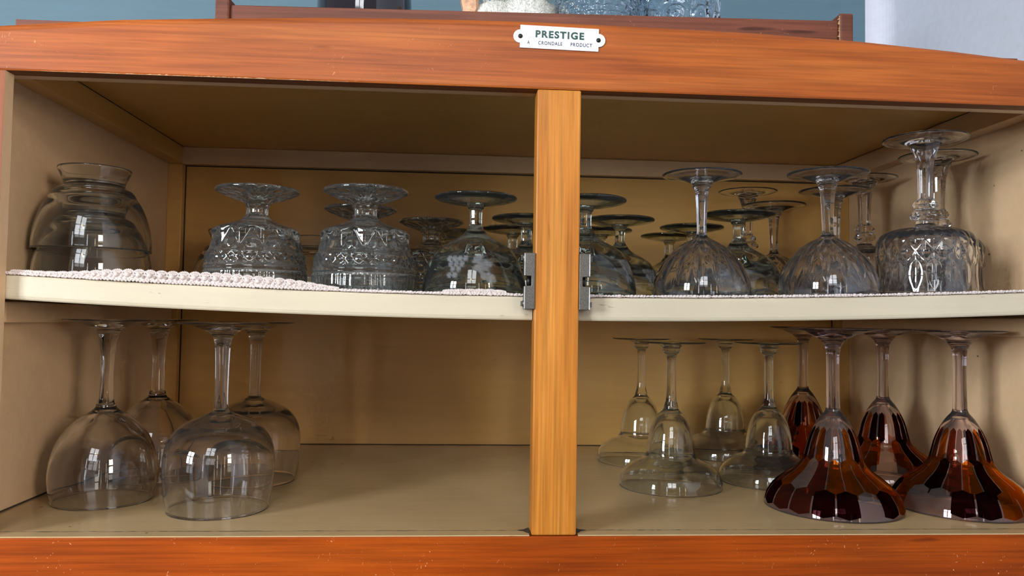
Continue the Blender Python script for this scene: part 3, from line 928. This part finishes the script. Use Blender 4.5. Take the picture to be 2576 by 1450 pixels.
# fluffy ornament with bark edge
fl = empty('fluffy_ornament', wt(-.0360, -.004, TB))
tag(fl, 'white fluffy fur ornament with pale bark edge, sitting in the tray', 'ornament')
M['fluff'] = flat('white fluff', (.66, .64, .57), .9, 0, .9, 420, .3)
M['bark'] = flat('pale orange bark', (.62, .34, .2), .8, 0, .8, 160, .3)
M['straw'] = flat('straw', (.55, .42, .27), .8)
mb = MB()
for (cx, cy, cz, r) in ((-.004, .002, .050, .030), (.026, .002, .054, .033), (.050, .004, .050, .024), (.020, .0, .028, .030)):
    mb.ball((cx, cy, cz), r, 0, 22, 14, (1, .8, .95))
random.seed(9)
hb = MB()
for i in range(5200):
    c = random.choice(((-.004, .002, .050, .030), (.026, .002, .054, .033), (.050, .004, .050, .024), (.020, .0, .028, .030)))
    a = random.uniform(0, 2*PI); b = random.uniform(-.9, 1.2)
    d = Vector((math.cos(b)*math.cos(a), math.cos(b)*math.sin(a)*.8, math.sin(b)))
    p0 = Vector(c[:3]) + d*c[3]*.95
    if p0.z < .004: continue
    L = random.uniform(.004, .012)
    w = Vector((random.uniform(-1, 1), random.uniform(-1, 1), random.uniform(-1, .4)))*.6
    p1 = p0 + (d+w*.5)*L*.55; p2 = p1 + (d*.5+w)*L*.5
    if p2.z < .002: p2.z = .002
    sd = d.cross(Vector((0, 0, 1))).normalized()*.00017
    hb.add([p0-sd, p0+sd, p1+sd, p1-sd, p2], [(0, 1, 2, 3), (3, 2, 4)])
for nm, m_, mt in (('fluff_core', mb, M['fluff']), ('fluff_strands', hb, M['fluff'])):
    o = m_.build(nm, mt, fl)
    if nm == 'fluff_strands': o['kind'] = 'stuff'
mb = MB()
prof = []
for i in range(9):
    t_ = i/8; z = .001+.085*t_
    w = .0075+.0015*math.sin(i*2.1)
    x = -.034+.003*math.sin(i*1.3)+.004*t_
    prof.append([(x-w, -.012, z), (x+w*.6, -.016, z), (x+w, -.008, z), (x+w*.3, .004, z), (x-w, .002, z)])
vs = [q for r_ in prof for q in r_]; fs = []
for i in range(8):
    for j in range(5):
        fs.append((i*5+j, i*5+(j+1) % 5, (i+1)*5+(j+1) % 5, (i+1)*5+j))
fs.append([4, 3, 2, 1, 0]); fs.append([40+j for j in range(5)])
mb.add(vs, fs); mb.build('bark_strip', M['bark'], fl)
mb = MB()
for i in range(70):
    p0 = Vector((random.uniform(-.028, -.002), random.uniform(-.026, -.016), random.uniform(.024, .045)))
    p2 = p0+Vector((random.uniform(-.012, .016), random.uniform(-.003, .004), random.uniform(-.008, .008)))
    mb.tube([p0, (p0+p2)/2+Vector((0, -.002, random.uniform(-.002, .003))), p2], .00028, 0, 4)
o = mb.build('straw_strands', M['straw'], fl); o['kind'] = 'stuff'

# ------------------------------------------------------------------ room
YW = .50; XW = .612
mb = MB(); mb.box(-3.2, XW-.03, YW, YW+.05, -1.0, 2.2)
tag(mb.build('wall_back', M['teal']), 'teal painted wall behind the cabinet', kind='structure')
mb = MB(); mb.box(.0795, .0807, YW-.0012, YW-.0001, -1.0, 2.2)
tag(mb.build('trim_1', M['teal'], None, .0003), 'thin joint strip on the teal wall', kind='structure')
mb = MB()
n = 10; cvs = [(XW-.03+.03*math.sin(a), YW-.03+.03*math.cos(a)) for a in [PI/2*i/n for i in range(n+1)]]
vs = []
for x, y in cvs: vs += [(x, y+.0, -1.0), (x, y, 2.2)]
vs += [(XW, -.9, -1.0), (XW, -.9, 2.2), (XW+.05, -.9, -1), (XW+.05, -.9, 2.2), (XW+.05, YW+.05, -1), (XW+.05, YW+.05, 2.2), (XW-.03, YW+.05, -1), (XW-.03, YW+.05, 2.2)]
m_ = len(vs)//2
fs = [(2*i, 2*i+1, 2*((i+1) % m_)+1, 2*((i+1) % m_)) for i in range(m_)]
mb.add(vs, fs)
o = mb.build('wall_right', M['white_wall']); tag(o, 'white wall beside the cabinet', kind='structure')

# ------------------------------------------------------------------ light: windows of the room, added reflection strips, a lamp, soft ambient
def look(o, tgt):
    d = (Vector(tgt)-o.location).normalized()
    o.rotation_euler = d.to_track_quat('-Z', 'Y').to_euler()
def area(name, loc, tgt, sx, sy, power, colr):
    l = bpy.data.lights.new(name, 'AREA'); l.shape = 'RECTANGLE'; l.size = sx; l.size_y = sy; l.energy = power; l.color = colr
    o = bpy.data.objects.new(name, l); o.location = loc; link(o); look(o, tgt); return o
def light_panes(name, loc, tgt, w, h, nx, ny, power, colr, gap=.07):
    base = bpy.data.objects.new(name, None); base.location = loc; look(base, tgt)
    q = base.rotation_euler.to_matrix()
    for i in range(nx):
        for j in range(ny):
            pw, ph = (w-gap*(nx-1))/nx, (h-gap*(ny-1))/ny
            off = q @ Vector((-w/2+pw/2+i*(pw+gap), -h/2+ph/2+j*(ph+gap), 0))
            l = bpy.data.lights.new(name, 'AREA'); l.shape = 'RECTANGLE'; l.size = pw; l.size_y = ph; l.energy = power/(nx*ny); l.color = colr
            o = bpy.data.objects.new(name, l); o.location = Vector(loc)+off; o.rotation_euler = base.rotation_euler; link(o)
    bpy.data.objects.remove(base)
light_panes('window_light_left', (-2.05, -1.75, .62), (.35, .1, .2), .62, 1.0, 2, 2, 92, (.82, .91, 1.0))
light_panes('window_light_right', (1.5, -2.1, .60), (-.3, .1, .2), .5, .8, 1, 2, 36, (1.0, .92, .82))
light_panes('window_light_rear', (-.35, -2.5, 1.45), (.1, .1, .25), .9, 1.1, 2, 2, 34, (.92, .95, 1.0))
light_panes('streak_light', (-1.0, -2.7, .45), (0, .1, .2), .09, 1.3, 1, 2, 3.2, (.85, .93, 1.0))  # three added strip lights that put vertical streaks in the glass
light_panes('streak_light', (.45, -2.9, .5), (0, .1, .2), .07, 1.1, 1, 2, 2.4, (.85, .93, 1.0))
light_panes('streak_light', (.95, -2.2, .35), (0, .1, .2), .05, .7, 1, 1, 1.2, (1.0, .75, .5))
l = bpy.data.lights.new('warm_lamp', 'POINT'); l.energy = 2.2; l.color = (1, .72, .4); l.shadow_soft_size = .035
o = bpy.data.objects.new('warm_lamp', l); o.location = (-.25, -1.5, .95); link(o)
l2 = l.copy(); l2.energy = 1.2; o = bpy.data.objects.new('warm_lamp', l2); o.location = (-.17, -1.5, .86); link(o)  # second bulb, added for more glints in the glass
w = bpy.data.worlds.new('room'); S.world = w; w.use_nodes = True
nt = w.node_tree; bg = nt.nodes['Background']
tc = nt.nodes.new('ShaderNodeTexCoord'); sep = nt.nodes.new('ShaderNodeSeparateXYZ'); rp = nt.nodes.new('ShaderNodeValToRGB')
nt.links.new(tc.outputs['Generated'], sep.inputs[0])
mp_ = nt.nodes.new('ShaderNodeMapRange'); mp_.inputs['From Min'].default_value = -1; mp_.inputs['From Max'].default_value = 1
nt.links.new(sep.outputs[2], mp_.inputs[0]); nt.links.new(mp_.outputs[0], rp.inputs[0])
e = rp.color_ramp.elements; e[0].position = .25; e[0].color = (.16, .11, .075, 1); e[1].position = .8; e[1].color = (.62, .62, .64, 1)
x_ = rp.color_ramp.elements.new(.5); x_.color = (.22, .19, .17, 1)
nt.links.new(rp.outputs[0], bg.inputs[0]); bg.inputs[1].default_value = .56

# ------------------------------------------------------------------ render look
S.view_settings.view_transform = 'Standard'
S.view_settings.look = 'None'
S.view_settings.exposure = 0.0
c = S.cycles
c.max_bounces = 11; c.transmission_bounces = 11; c.transparent_max_bounces = 8; c.glossy_bounces = 4; c.diffuse_bounces = 3
c.use_adaptive_sampling = True; c.adaptive_threshold = .1; c.adaptive_min_samples = 12
c.caustics_reflective = False; c.caustics_refractive = True
c.blur_glossy = .6
c.sample_clamp_indirect = 4.0
